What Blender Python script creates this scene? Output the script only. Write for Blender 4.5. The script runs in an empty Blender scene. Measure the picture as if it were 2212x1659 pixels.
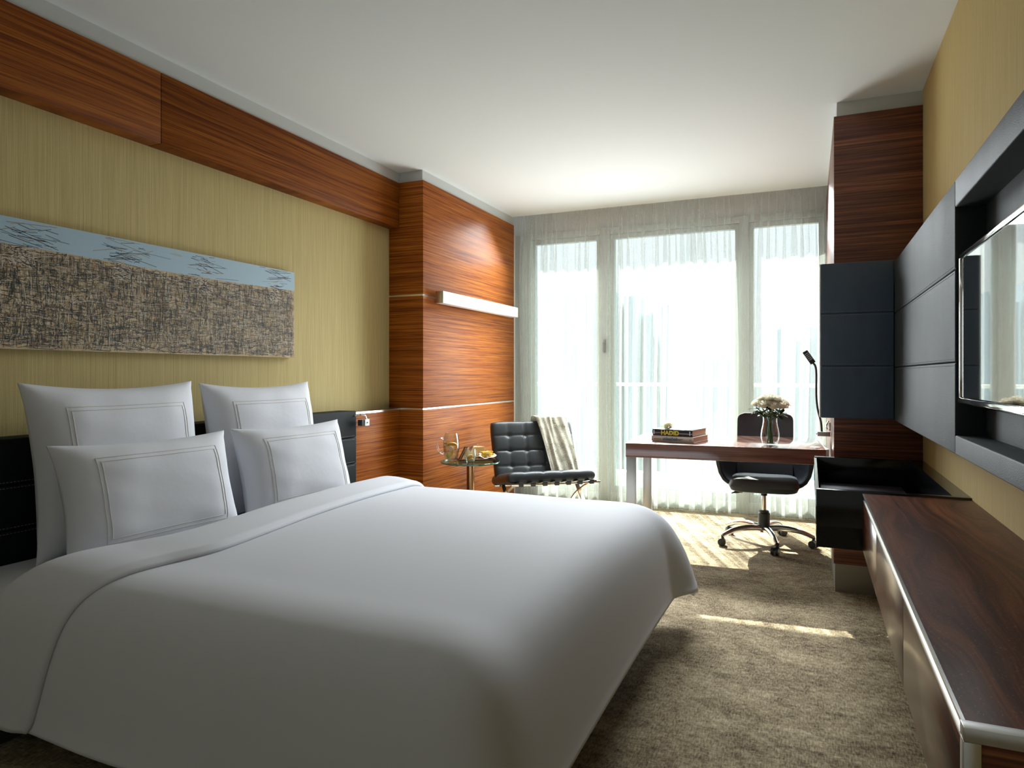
import bpy, bmesh, math, random
from mathutils import Vector, Matrix
R = math.radians; PI = math.pi
rnd = random.Random(7)
SC = bpy.context.scene
COL = SC.collection

# ------------------------------------------------------------------ helpers
class MB:
    """collects shapes into one mesh"""
    def __init__(s): s.bm = bmesh.new()
    def box(s, x0, x1, y0, y1, z0, z1, bev=0.0, seg=2, mi=0, M=None):
        vs = [s.bm.verts.new((x, y, z)) for x in (x0, x1) for y in (y0, y1) for z in (z0, z1)]
        q = [(0, 1, 3, 2), (4, 6, 7, 5), (0, 4, 5, 1), (2, 3, 7, 6), (0, 2, 6, 4), (1, 5, 7, 3)]
        fs = [s.bm.faces.new([vs[i] for i in f]) for f in q]
        for f in fs: f.material_index = mi
        if bev > 0:
            es = list({e for f in fs for e in f.edges})
            r = bmesh.ops.bevel(s.bm, geom=es, offset=bev, segments=seg, affect='EDGES', profile=.5)
            vs = list({v for f in r['faces'] for v in f.verts} | {v for v in vs if v.is_valid})
            for f in r['faces']: f.material_index = mi
        if M is not None:
            for v in vs: v.co = M @ v.co
        return s
    def cyl(s, p, q, r0, r1=None, n=20, caps=True, mi=0):
        return s.tube([p, q], [r0, r0 if r1 is None else r1], n, caps, mi)
    def tube(s, pts, rad, n=12, caps=True, mi=0, flat=None):
        pts = [Vector(p) for p in pts]; k = len(pts)
        if not isinstance(rad, (list, tuple)): rad = [rad] * k
        up = None; rings = []
        for i, p in enumerate(pts):
            t = (pts[min(i + 1, k - 1)] - pts[max(i - 1, 0)]).normalized()
            if up is None:
                up = Vector((0, 0, 1)) if abs(t.z) < .9 else Vector((1, 0, 0))
            a = t.cross(up).normalized(); b = a.cross(t).normalized(); up = b
            rings.append([s.bm.verts.new(p + rad[i] * (math.cos(2 * PI * j / n) * a + math.sin(2 * PI * j / n) * b)) for j in range(n)])
        s._skin(rings, True, mi)
        if caps:
            for rg in (rings[0][::-1], rings[-1]):
                f = s.bm.faces.new(rg); f.material_index = mi
        return s
    def bar(s, pts, w, t, side, mi=0):
        """flat bar swept along pts: w along 'side', t across it"""
        pts = [Vector(p) for p in pts]; side = Vector(side).normalized(); rings = []
        for i, p in enumerate(pts):
            d = (pts[min(i + 1, len(pts) - 1)] - pts[max(i - 1, 0)]).normalized()
            nn = d.cross(side).normalized()
            rings.append([s.bm.verts.new(p + side * (w / 2 * u) + nn * (t / 2 * v)) for u, v in ((1, 1), (-1, 1), (-1, -1), (1, -1))])
        s._skin(rings, True, mi)
        s.bm.faces.new(rings[0][::-1]); s.bm.faces.new(rings[-1])
        return s
    def lathe(s, prof, c=(0, 0, 0), n=40, mi=0, M=None):
        rings = []
        for r, z in prof:
            if r < 1e-5: rings.append([s.bm.verts.new((c[0], c[1], c[2] + z))])
            else: rings.append([s.bm.verts.new((c[0] + r * math.cos(2 * PI * j / n), c[1] + r * math.sin(2 * PI * j / n), c[2] + z)) for j in range(n)])
        for a, b in zip(rings, rings[1:]):
            for j in range(n):
                k = (j + 1) % n
                if len(a) == 1 and len(b) == 1: continue
                if len(a) == 1: f = s.bm.faces.new((a[0], b[k], b[j]))
                elif len(b) == 1: f = s.bm.faces.new((a[j], a[k], b[0]))
                else: f = s.bm.faces.new((a[j], a[k], b[k], b[j]))
                f.material_index = mi
        if M is not None:
            for rg in rings:
                for v in rg: v.co = M @ v.co
        return s
    def _skin(s, rings, closed, mi=0):
        for a, b in zip(rings, rings[1:]):
            n = len(a)
            for j in range(n if closed else n - 1):
                k = (j + 1) % n
                f = s.bm.faces.new((a[j], a[k], b[k], b[j])); f.material_index = mi
    def grid(s, f, nu, nv, mi=0, closed=False):
        rings = [[s.bm.verts.new(f(i / (nu - 1), j / (nv - 1 if not closed else nv))) for j in range(nv)] for i in range(nu)]
        s._skin(rings, closed, mi)
        return s
    def poly(s, pts, mi=0):
        f = s.bm.faces.new([s.bm.verts.new(p) for p in pts]); f.material_index = mi
        return s
    def prism(s, pts2, ax, a0, a1, mi=0):
        """polygon extruded along an axis; pts2 = coordinates on the two other axes"""
        def mk(p, a):
            c = [p[0], p[1]]; c.insert(ax, a); return s.bm.verts.new(c)
        A = [mk(p, a0) for p in pts2]; B = [mk(p, a1) for p in pts2]
        s._skin([A, B], True, mi)
        s.bm.faces.new(A[::-1]).material_index = mi; s.bm.faces.new(B).material_index = mi
        return s
    def build(s, name, mats, parent=None, smooth=True, ang=35, fix=True):
        if fix: bmesh.ops.recalc_face_normals(s.bm, faces=s.bm.faces[:])
        me = bpy.data.meshes.new(name); s.bm.to_mesh(me); s.bm.free()
        for m in (mats if isinstance(mats, (list, tuple)) else [mats]): me.materials.append(m)
        if smooth and len(me.polygons):
            me.polygons.foreach_set('use_smooth', [True] * len(me.polygons))
            me.set_sharp_from_angle(angle=R(ang))
        o = bpy.data.objects.new(name, me); COL.objects.link(o)
        if parent is not None: o.parent = parent
        return o

def thing(name, label, cat, loc=(0, 0, 0), rz=0, group=None):
    o = bpy.data.objects.new(name, None); COL.objects.link(o); o.empty_display_size = .1
    o.location = loc; o.rotation_euler = (0, 0, rz)
    return tag(o, label, cat, group)
def tag(o, label, cat, group=None):
    o['label'] = label; o['category'] = cat
    if group: o['group'] = group
    return o
def struct(o): o['kind'] = 'structure'; return o
def dup(o, parent=None):
    c = o.copy(); COL.objects.link(c)
    if parent is not None: c.parent = parent
    for ch in list(o.children): dup(ch, c)
    return c
def bez(P, n=16):
    """Catmull-Rom through the points"""
    P = [Vector(p) for p in P]; Q = [2 * P[0] - P[1]] + P + [2 * P[-1] - P[-2]]; out = []
    for i in range(1, len(Q) - 2):
        for k in range(n):
            t = k / n; a, b, c, d = Q[i - 1:i + 3]
            out.append(.5 * (2 * b + (c - a) * t + (2 * a - 5 * b + 4 * c - d) * t * t + (3 * b - a - 3 * c + d) * t ** 3))
    out.append(P[-1]); return out
def lerp(a, b, t): return a + (b - a) * t
def sm(t): t = max(0, min(1, t)); return t * t * (3 - 2 * t)

# ------------------------------------------------------------------ materials
class NT:
    def __init__(s, name):
        s.m = bpy.data.materials.new(name); s.m.use_nodes = True
        s.t = s.m.node_tree; s.t.nodes.clear()
        s.out = s.n('ShaderNodeOutputMaterial')
    def n(s, ty, **kw):
        nd = s.t.nodes.new(ty)
        for k, v in kw.items():
            if k.startswith('_'): setattr(nd, k[1:], v)
            else: nd.inputs[k.replace('__', ' ')].default_value = v
        return nd
    def l(s, a, b): s.t.links.new(a, b)
    def coord(s, scale, rot=(0, 0, 0)):
        tc = s.n('ShaderNodeTexCoord'); mp = s.n('ShaderNodeMapping')
        mp.inputs['Scale'].default_value = scale; mp.inputs['Rotation'].default_value = rot
        s.l(tc.outputs['Object'], mp.inputs['Vector']); return mp.outputs[0]
    def noise(s, vec, scale=1, detail=4, rough=.5, dist=0):
        nd = s.n('ShaderNodeTexNoise', Scale=scale, Detail=detail, Roughness=rough, Distortion=dist)
        s.l(vec, nd.inputs['Vector']); return nd.outputs['Fac']
    def ramp(s, fac, stops):
        nd = s.n('ShaderNodeValToRGB'); e = nd.color_ramp.elements
        while len(e) < len(stops): e.new(.5)
        for el, (p, c) in zip(e, stops): el.position = p; el.color = (*c, 1) if len(c) == 3 else c
        s.l(fac, nd.inputs[0]); return nd.outputs[0]
    def mix(s, fac, a, b, mode='MIX'):
        nd = s.n('ShaderNodeMix', _data_type='RGBA', _blend_type=mode)
        for i, v in ((0, fac), (6, a), (7, b)):
            if hasattr(v, 'node'): s.l(v, nd.inputs[i])
            else: nd.inputs[i].default_value = v if i == 0 else (*v, 1)
        return nd.outputs[2]
    def math(s, op, a, b=0.):
        nd = s.n('ShaderNodeMath', _operation=op)
        for i, v in ((0, a), (1, b)):
            if hasattr(v, 'node'): s.l(v, nd.inputs[i])
            else: nd.inputs[i].default_value = v
        return nd.outputs[0]
    def bump(s, h, strength, dist=.002):
        nd = s.n('ShaderNodeBump', Strength=strength, Distance=dist); s.l(h, nd.inputs['Height']); return nd.outputs[0]
    def bsdf(s, col, rough=.5, metal=0., spec=.5, nrm=None, **kw):
        nd = s.n('ShaderNodeBsdfPrincipled', Metallic=metal)
        nd.inputs['Specular IOR Level'].default_value = spec
        for k, v in (('Base Color', col), ('Roughness', rough)):
            if hasattr(v, 'node'): s.l(v, nd.inputs[k])
            else: nd.inputs[k].default_value = (*v, 1) if k == 'Base Color' else v
        if nrm is not None: s.l(nrm, nd.inputs['Normal'])
        for k, v in kw.items(): nd.inputs[k.replace('__', ' ')].default_value = v
        return nd.outputs[0]
    def done(s, sh): s.l(sh, s.out.inputs[0]); return s.m

def plain(name, col, rough=.5, metal=0., spec=.5, bump=0, bscale=200, **kw):
    t = NT(name); nrm = None
    v = t.coord((1, 1, 1)); f = t.noise(v, bscale, 3)
    if bump: nrm = t.bump(f, bump)
    c = t.mix(t.math('MULTIPLY', f, .12), col, tuple(x * .6 for x in col))
    return t.done(t.bsdf(c, rough, metal, spec, nrm, **kw))

def wood(name, scale, stops, rough=.28, spec=.5, dist=.35, fine=3.2, spark=0, figure=None, coat=0.):
    t = NT(name)
    v = t.coord(scale)
    if figure:
        w = t.noise(t.coord(figure), 1, 2)
        add = t.n('ShaderNodeVectorMath', _operation='ADD'); sc = t.n('ShaderNodeVectorMath', _operation='SCALE'); sc.inputs['Scale'].default_value = 6
        cb = t.n('ShaderNodeCombineXYZ'); ax = scale.index(max(scale)); t.l(w, cb.inputs[ax])
        t.l(cb.outputs[0], sc.inputs[0]); t.l(v, add.inputs[0]); t.l(sc.outputs[0], add.inputs[1]); v = add.outputs[0]
    a = t.noise(v, 1, 5, .62, dist)
    b = t.noise(v, fine, 4, .6, .2)
    f = t.math('ADD', t.math('MULTIPLY', a, .62), t.math('MULTIPLY', b, .38))
    c = t.ramp(f, stops)
    if spark:
        sp = t.noise(t.coord(tuple(120 if x == min(scale) else 260 for x in scale)), 1, 2)
        c = t.mix(t.math('MULTIPLY', t.math('GREATER_THAN', sp, .66), spark), c, (.45, .32, .24))  # sparkle painted into the wood colour as pale flecks
    nr = t.bump(b, .04, .001)
    return t.done(t.bsdf(c, rough, 0, spec, nr, Coat__Weight=coat, Coat__Roughness=.04))

WD = [(.32, (.07, .015, .004)), (.43, (.19, .044, .006)), (.52, (.33, .092, .010)), (.62, (.46, .155, .018)), (.74, (.54, .21, .03))]
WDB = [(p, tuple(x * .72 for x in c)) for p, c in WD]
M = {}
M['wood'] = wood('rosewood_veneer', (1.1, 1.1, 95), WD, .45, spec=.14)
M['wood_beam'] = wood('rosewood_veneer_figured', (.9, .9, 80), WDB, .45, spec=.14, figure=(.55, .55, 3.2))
WK = [(.30, (.018, .006, .004)), (.45, (.07, .022, .011)), (.56, (.15, .050, .021)), (.68, (.25, .095, .040))]
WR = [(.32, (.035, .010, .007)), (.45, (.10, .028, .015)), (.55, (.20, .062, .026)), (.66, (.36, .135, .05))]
M['wood_shaded'] = wood('shaded_rosewood_veneer', (1.0, 1.0, 60), WR, .34)  # column veneer darkened: shade of the side facing away from the window
M['wood_top'] = wood('dark_rosewood_top', (24, .7, 24), WK, .36, figure=(5, .9, 5), spark=.22, dist=.6, spec=.2)
WF = [(.30, (.016, .006, .004)), (.45, (.055, .018, .009)), (.56, (.13, .042, .02)), (.68, (.21, .08, .036))]
M['wood_front'] = wood('dark_rosewood_fronts', (16, .7, 16), WF, .22, figure=(4, .9, 4), dist=.6)
WDS = [(.30, (.07, .028, .020)), (.45, (.14, .055, .038)), (.56, (.21, .085, .060)), (.7, (.30, .13, .09))]
M['wood_desk'] = wood('desk_veneer', (.9, 40, 40), WDS, .25, coat=1.)

def fabric(name, c0, c1, bump=.35):
    t = NT(name)
    a = t.noise(t.coord((330, 330, 3.5)), 1, 3); b = t.noise(t.coord((110, 110, 1.2)), 1, 3)
    k = t.noise(t.coord((300, 300, 120)), 1, 2)
    f = t.math('ADD', t.math('MULTIPLY', a, .6), t.math('ADD', t.math('MULTIPLY', b, .25), t.math('MULTIPLY', k, .15)))
    return t.done(t.bsdf(t.ramp(f, [(.34, c0), (.62, c1)]), .8, 0, .3, t.bump(f, bump, .002)))
M['fabric'] = fabric('olive_wall_fabric', (.43, .345, .145), (.60, .50, .235))
M['fabric_r'] = fabric('sand_wall_fabric', (.46, .34, .13), (.60, .46, .20))

def carpet():
    t = NT('woven_carpet')
    rib = t.noise(t.coord((170, 40, 1)), 1, 3, .6); dash = t.noise(t.coord((45, 150, 1)), 1, 3, .6)
    bl = t.noise(t.coord((4, 5, 1)), 1, 5, .68); bl2 = t.noise(t.coord((24, 34, 1)), 1, 4, .65)
    f = t.math('ADD', t.math('ADD', t.math('MULTIPLY', rib, .30), t.math('MULTIPLY', dash, .18)), t.math('ADD', t.math('MULTIPLY', bl, .30), t.math('MULTIPLY', bl2, .22)))
    c = t.ramp(f, [(.38, (.065, .046, .029)), (.46, (.22, .17, .107)), (.54, (.41, .335, .215)), (.64, (.66, .56, .39))])
    return t.done(t.bsdf(c, .95, 0, .1, t.bump(rib, .7, .004)))
M['carpet'] = carpet()
M['ceiling'] = plain('ceiling_paint', (.80, .83, .82), .9, spec=.2)
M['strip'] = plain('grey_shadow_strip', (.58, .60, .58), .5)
M['metal'] = plain('brushed_aluminium', (.62, .62, .60), .32, 1)
M['silver'] = plain('satin_silver', (.78, .77, .74), .25, 1)
M['chrome'] = plain('polished_chrome', (.80, .79, .77), .08, 1)
M['steel'] = plain('brushed_steel', (.48, .47, .45), .38, 1)
M['bronze'] = plain('bronze_tube', (.36, .20, .09), .25, 1)
M['basegrey'] = plain('grey_metal_plinth', (.30, .28, .24), .35, .8)
M['white'] = plain('white_plastic', (.85, .85, .83), .4)
M['frame'] = plain('window_frame_paint', (.66, .71, .70), .5)
M['black'] = plain('black_plastic', (.018, .019, .02), .4)
M['dkgrey'] = plain('dark_grey_plastic', (.045, .05, .05), .45)
M['stitch'] = plain('grey_thread', (.16, .18, .19), .7)
M['stitchd'] = plain('dark_thread', (.07, .075, .08), .7)

def leather(name, col, rough, bscale=420, bump=.35, spec=.5, fleck=.0):
    t = NT(name); v = t.coord((1, 1, 1))
    vo = t.n('ShaderNodeTexVoronoi', Scale=bscale); t.l(v, vo.inputs['Vector'])
    cl = t.noise(t.coord((9, 9, 3)), 1, 5, .65)
    h = t.math('ADD', vo.outputs['Distance'], t.math('MULTIPLY', cl, .6))
    c = t.mix(cl, tuple(x * .7 for x in col), tuple(x * 1.35 for x in col))
    r = t.math('ADD', t.math('MULTIPLY', cl, .16), rough - .08)
    return t.done(t.bsdf(c, r, 0, spec, t.bump(h, bump, .0015)))
M['leather_panel'] = leather('slate_leather_panel', (.032, .041, .044), .55, spec=.2)
M['leather_navy'] = leather('midnight_leather', (.066, .094, .138), .55, bump=.2)
M['leather_bed'] = leather('black_leather_headboard', (.009, .012, .014), .65, bump=.2, spec=.15)
M['leather_chair'] = leather('black_cushion_leather', (.032, .040, .044), .36, 600, .2)
M['office'] = leather('black_office_upholstery', (.022, .030, .039), .55, 700, .25)
M['seatcloth'] = plain('grey_seat_fabric', (.12, .135, .135), .8, bump=.3, bscale=600)

def linen(name, col, fine=.06):
    t = NT(name); w = t.noise(t.coord((5, 5, 5)), 1, 4, .6); f = t.noise(t.coord((700, 700, 700)), 1, 2)
    h = t.math('ADD', w, t.math('MULTIPLY', f, .05))
    return t.done(t.bsdf(col, .75, 0, .25, t.bump(h, fine, .02)))
M['sheet'] = linen('white_cotton', (.69, .71, .76))
M['pillow'] = linen('white_pillow_cotton', (.73, .75, .80), .16)
M['thread'] = plain('beige_embroidery', (.66, .64, .57), .7)

def granite():
    t = NT('black_speckled_stone'); n_ = t.noise(t.coord((900, 900, 900)), 1, 2)
    c = t.mix(t.math('GREATER_THAN', n_, .69), (.006, .007, .009), (.10, .13, .13))
    return t.done(t.bsdf(c, .16, 0, .5))
M['stone'] = granite()
M['mat'] = plain('purple_grey_mat', (.045, .038, .05), .6, bump=.4, bscale=500)
def screen():
    t = NT('tv_glass'); return t.done(t.bsdf((.012, .014, .016), .03, 0, .9, None, Coat__Weight=1.0, Coat__Roughness=.02, Coat__IOR=2.2))
M['screen'] = screen()

def thin_glass(name, tint=(.96, .98, .97), ior=1.45, edge=None, blend=.35):
    t = NT(name)
    fr = t.n('ShaderNodeFresnel', IOR=ior)
    tr = t.n('ShaderNodeBsdfTransparent'); gl = t.n('ShaderNodeBsdfGlossy', Roughness=.02)
    if edge:
        lw = t.n('ShaderNodeLayerWeight', Blend=blend); t.l(t.mix(lw.outputs['Facing'], tint, edge), tr.inputs[0])
    else: tr.inputs[0].default_value = (*tint, 1)
    mx = t.n('ShaderNodeMixShader'); t.l(t.math('MINIMUM', fr.outputs[0], .3), mx.inputs[0]); t.l(tr.outputs[0], mx.inputs[1]); t.l(gl.outputs[0], mx.inputs[2])
    return t.done(mx.outputs[0])
M['pane'] = thin_glass('window_glass', (.93, .97, .96), 1.4)
M['glass'] = thin_glass('clear_glass', (.98, .99, .99), 1.45, (.80, .83, .82), .3)
M['tableglass'] = thin_glass('green_table_glass', (.80, .88, .84), 1.5, (.35, .6, .5), .25)
M['glassedge'] = plain('green_glass_edge', (.04, .22, .15), .1, **{'Transmission__Weight': .5})
M['water'] = thin_glass('water', (.95, .97, .96), 1.33, (.85, .88, .86))

def sheer():
    t = NT('sheer_voile')
    th = t.noise(t.coord((420, 420, 7)), 1, 3, .6); wf = t.noise(t.coord((90, 90, 260)), 1, 2); big = t.noise(t.coord((30, 30, .4)), 1, 2)
    f = t.math('ADD', t.math('MULTIPLY', th, .5), t.math('ADD', t.math('MULTIPLY', wf, .25), t.math('MULTIPLY', big, .25)))
    th0 = t.ramp(f, [(.36, (.94,) * 3), (.5, (.85,) * 3), (.64, (.72,) * 3)])
    ge = t.n('ShaderNodeNewGeometry'); dt = t.n('ShaderNodeVectorMath', _operation='DOT_PRODUCT'); t.l(ge.outputs['Normal'], dt.inputs[0]); t.l(ge.outputs['Incoming'], dt.inputs[1])
    ca = t.math('MAXIMUM', t.math('ABSOLUTE', dt.outputs['Value']), .12)
    al = t.math('SUBTRACT', 1., t.math('POWER', th0, t.math('DIVIDE', 1., ca)))   # a slanted weave lets less through
    tr = t.n('ShaderNodeBsdfTransparent'); tl = t.n('ShaderNodeBsdfTranslucent', Color=(.82, .88, .86, 1)); df = t.n('ShaderNodeBsdfDiffuse', Color=(.80, .88, .84, 1))
    m1 = t.n('ShaderNodeMixShader', Fac=.5); t.l(tl.outputs[0], m1.inputs[1]); t.l(df.outputs[0], m1.inputs[2])
    m2 = t.n('ShaderNodeMixShader'); t.l(al, m2.inputs[0]); t.l(tr.outputs[0], m2.inputs[1]); t.l(m1.outputs[0], m2.inputs[2])
    return t.done(m2.outputs[0])
M['sheer'] = sheer()

# ------------------------------------------------------------------ the room
XL, XB, XC, XR = -2.89, -2.80, -2.595, .545     # fabric wall, beam face, left column face, right wall
YF, YC, YD, YW = -1.6, 4.318, 4.163, 6.20       # wall behind, left column front, right column front, window plane
ZB, ZC = 2.62, 2.70
def sbox(name, m, *a, bev=0, parent=None):
    o = MB().box(*a, bev=bev).build(name, m, parent)
    return struct(o) if parent is None else o
sbox('floor', M['carpet'], XL - .2, XR + .2, YF - .2, 6.30, -.12, 0)
sbox('ceiling', M['ceiling'], XL - .2, XR + .2, YF - .2, 5.985, ZC, ZC + .15)
sbox('ceiling_pocket', M['ceiling'], XL - .2, XR + .2, 5.985, 6.42, ZC + .07, ZC + .15)
sbox('wall_left', M['fabric'], XL - .2, XL, YF - .2, YC + .1, 0, ZC)
sbox('wall_right', M['fabric_r'], XR, XR + .2, YF - .2, YD + .1, 0, ZC)
sbox('wall_front', M['ceiling'], XL, XR, YF - .2, YF, 0, ZC)
# beam over the bed: two veneered lengths meeting at a joint
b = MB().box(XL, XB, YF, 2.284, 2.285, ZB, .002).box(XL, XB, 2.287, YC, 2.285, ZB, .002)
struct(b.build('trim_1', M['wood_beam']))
sbox('trim_2', M['strip'], XL, XB - .012, YF, YC + .012, ZB, ZC)
# left timber column in three courses with silver inlays
zs = [0, .937, 1.775, ZB]
b = MB()
for i in range(3): b.box(XL, XC, YC, 5.99, zs[i] + (.012 if i else 0), zs[i + 1], .0015)
lc = struct(b.build('wall_left_pier', M['wood']))
b = MB()
for z in zs[1:3]: b.box(XL + .005, XC - .003, YC + .003, 5.985, z, z + .012)
struct(b.build('trim_3', M['silver']))
sbox('trim_4', M['strip'], XL, XC - .014, YC + .014, 6.0, ZB, ZC)
# low wainscot beside the headboard
sbox('trim_5', M['wood'], XL, XB, 3.729, YC - .001, 0, .930, bev=.001)
sbox('trim_6', M['silver'], XL, XB + .002, 3.729, YC - .001, .930, .944)
# right timber column
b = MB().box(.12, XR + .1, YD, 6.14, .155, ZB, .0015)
struct(b.build('wall_right_pier', M['wood_shaded']))
sbox('baseboard_right', M['basegrey'], .126, XR + .1, YD + .006, 6.14, 0, .155)
sbox('trim_7', M['strip'], .135, XR + .1, YD + .015, 6.14, ZB, ZC)

# ------------------------------------------------------------------ window wall
b = MB().box(XL - .2, XR + .2, 6.20, 6.42, 2.56, ZC + .07).box(XL - .2, -2.66, 6.14, 6.42, 0, 2.56).box(.17, XR + .2, 6.14, 6.42, 0, 2.56)
struct(b.build('wall_back', M['ceiling']))
b = MB()
for x0, x1 in ((-2.665, -2.49), (-1.80, -1.705), (-.56, -.482), (.10, .17)): b.box(x0, x1, 6.17, 6.27, 0, 2.56, .003)
b.box(-2.66, .165, 6.174, 6.266, 2.502, 2.558, .003).box(-2.66, .165, 6.174, 6.266, .002, .10, .003)
for x0, x1 in ((-2.50, -1.79), (-1.71, -.55), (-.49, .11)):
    for a, c in ((x0, x0 + .045), (x1 - .045, x1)): b.box(a, c, 6.19, 6.25, .1, 2.50, .002)
    b.box(x0 + .045, x1 - .045, 6.19, 6.25, .1, .155, .002).box(x0 + .045, x1 - .045, 6.19, 6.25, 2.455, 2.50, .002)
win = struct(b.build('window_1', M['frame']))
for x0, x1 in ((-2.455, -1.835), (-1.665, -.595), (-.445, .065)):
    MB().box(x0, x1, 6.215, 6.223, .155, 2.455).build('pane', M['pane'], win)
b = MB().box(-1.765, -1.735, 6.15, 6.17, 1.40, 1.52, .004).tube([(-1.75, 6.15, 1.50), (-1.75, 6.11, 1.49), (-1.75, 6.11, 1.41), (-1.75, 6.15, 1.40)], .008, 10)
b.build('handle', M['steel'], win)

# sheer curtains
def curtain(x0, x1, seed, label, ph0=0.):
    r = random.Random(seed); L = x1 - x0
    nf = max(4, int(L / .104)); ph = [r.uniform(-.9, .9) for _ in range(40)]; am = [r.uniform(.35, 1.) for _ in range(40)]; om = [r.uniform(.1, 1.05) for _ in range(40)]
    def f(u, v):
        z = lerp(.012, 2.765, v)
        top = sm((z - 2.2) / .5)
        q = u * nf; i = int(q); t = q - i
        def pk(a): return lerp(a[i % 40], a[(i + 1) % 40], sm(t))
        p = 2 * PI * q + pk(ph) * (1 + .35 * math.sin(1.7 * z + i)) + ph0
        A = .044 * pk(am) * (1 - .55 * top)
        k = L / nf
        x = x0 + u * L + k * .36 * pk(om) * math.sin(2 * p) * (1 - .5 * top) + .010 * math.sin(2.2 * z + 5 * u)
        y = 6.055 + A * math.sin(p) + .006 * math.sin(3 * z + 9 * u)
        return (x, y, z)
    o = MB().grid(f, nf * 30, 26).build('sheer_curtain', M['sheer'], fix=False, ang=180)
    tag(o, label, 'curtain', 'sheer curtains over the window')
curtain(-2.575, -.585, 3, 'wide white sheer curtain hanging behind the black lounge chair and desk')
curtain(-.508, .105, 11, 'narrow white sheer curtain hanging behind the office chair, at the right column', 1.2)
b = MB().box(-2.58, .11, 6.02, 6.09, 2.752, 2.768)
struct(b.build('trim_8', M['white']))

# outside: balcony, railing, overhang, hazy city
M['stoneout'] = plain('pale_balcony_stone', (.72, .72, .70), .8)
M['haze'] = plain('hazed_facade', (.86, .88, .88), .9)  # distance haze put into the facade colour
M['haze2'] = plain('hazed_grey_facade', (.62, .68, .72), .9)  # greyer facade, haze in the colour as well
sbox('balcony_slab', M['stoneout'], -6, 4, 6.42, 7.8, -.3, -.04)
sbox('balcony_kerb', M['stoneout'], -6, 4, 7.25, 7.45, -.04, .14)
sbox('balcony_overhang', M['stoneout'], -6, 4, 6.42, 6.83, 2.80, 3.1)
rl = thing('balcony_railing', 'white balcony handrail over glass seen through the sheer curtains', 'railing', (0, 7.35, .14))
MB().box(-6, 4, -.03, .03, .93, .965, .006).build('handrail', M['white'], rl)
for i in range(8): MB().box(-5.9 + i * 1.38, -5.86 + i * 1.38, -.012, .012, 0, .93).build('post', M['metal'], rl)
for i in range(7): MB().box(-5.84 + i * 1.38, -4.56 + i * 1.38, -.005, .005, .03, .92).build('glass_panel', M['pane'], rl)
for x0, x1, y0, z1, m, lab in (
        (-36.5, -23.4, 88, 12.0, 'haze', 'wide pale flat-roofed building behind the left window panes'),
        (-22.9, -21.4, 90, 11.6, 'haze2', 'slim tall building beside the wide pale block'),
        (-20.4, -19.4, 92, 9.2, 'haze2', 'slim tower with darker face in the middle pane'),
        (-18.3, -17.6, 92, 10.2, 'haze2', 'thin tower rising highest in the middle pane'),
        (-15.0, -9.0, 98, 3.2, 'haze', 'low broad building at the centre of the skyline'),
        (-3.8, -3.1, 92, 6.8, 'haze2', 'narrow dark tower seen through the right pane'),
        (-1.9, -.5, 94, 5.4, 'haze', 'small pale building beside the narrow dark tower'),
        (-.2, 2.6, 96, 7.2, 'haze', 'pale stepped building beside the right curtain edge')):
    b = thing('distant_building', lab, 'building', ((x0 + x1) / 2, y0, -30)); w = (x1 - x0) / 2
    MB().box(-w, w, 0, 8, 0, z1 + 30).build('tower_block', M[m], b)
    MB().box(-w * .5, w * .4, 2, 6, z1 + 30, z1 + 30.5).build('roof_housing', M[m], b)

# ------------------------------------------------------------------ bed
bed = thing('bed', 'king bed with white mattress under the white duvet, against the black headboard', 'bed', (0, 0, 0))
MB().box(-2.745, -.72, 1.33, 3.18, .24, .50, .05, 4).build('mattress', M['sheet'], bed)
MB().box(-2.745, -.74, 1.36, 3.15, .16, .24, .01).build('bed_base', M['leather_bed'], bed)
for x0, x1 in ((-2.72, -2.40), (-1.45, -1.15)):
    MB().box(x0, x1, 1.25 if x0 < -2 else 1.5, 3.1, 0, .16, .004).build('plinth', M['dkgrey'], bed)

PR = [(0, 0), (.06, .001), (.125, .006), (.19, .022), (.243, .055), (.280, .105), (.302, .17), (.317, .24), (.328, .31), (.338, .37), (.345, .395), (.352, .44), (.358, .48)]
def prof(d):
    q = d * 10; i = min(int(q), len(PR) - 2); t = q - i
    P = [PR[max(i - 1, 0)], PR[i], PR[i + 1], PR[min(i + 2, len(PR) - 1)]]
    def cr(k): a, b_, c, e = (p[k] for p in P); return .5 * (2 * b_ + (c - a) * t + (2 * a - 5 * b_ + 4 * c - e) * t * t + (3 * b_ - a - 3 * c + e) * t ** 3)
    return cr(0), cr(1)
XF, YN, YR, ZT = -.895, 1.53, 3.03, .605
def drape(cx, cy, dx, dy, off=0.):
    """cx,cy: point of the flat core; dx>=0 beyond the foot, dy beyond a side (signed), 0..1"""
    ady = abs(dy); d = (dx ** 3.2 + ady ** 3.2) ** (1 / 3.2)
    nx, ny = (dx, dy) if d > 1e-6 else (0, 0)
    ln = (nx ** 4.5 + abs(ny) ** 4.5) ** (1 / 4.5)
    if ln > 1e-9: nx, ny = nx / ln, ny / ln
    r, dr = prof(min(d, 1.14))
    if dx > 0 and dy > 0: r += .075 * sm((d - .25) / .7) * sm(2.2 * min(dx, dy)) 
    dome = .018 * math.sin(PI * max(0, min(1, (cy - YN) / (YR - YN)))) * (1 - .4 * sm(dx))
    e = prof(min(d, 1.14) + .01); sl = Vector((e[0] - r, dr - e[1])); sl = sl.normalized() if sl.length > 1e-9 else Vector((1, 0))
    orr, oz = -sl.y * off, sl.x * off
    wr = .0035 * math.sin(5.1 * cx + 2.3 * cy) * math.sin(3.1 * cy - 2 * cx) * (1 - .5 * d) + .010 * sm(d - .3) * math.sin(7.3 * cx + 1.1) * (1 if dx < .01 else .2)
    return Vector((cx + nx * (r + orr), cy + ny * (r + orr + (wr if ady > .01 else 0)), ZT + dome - dr + oz + wr * (1 - sm(d))))
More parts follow.
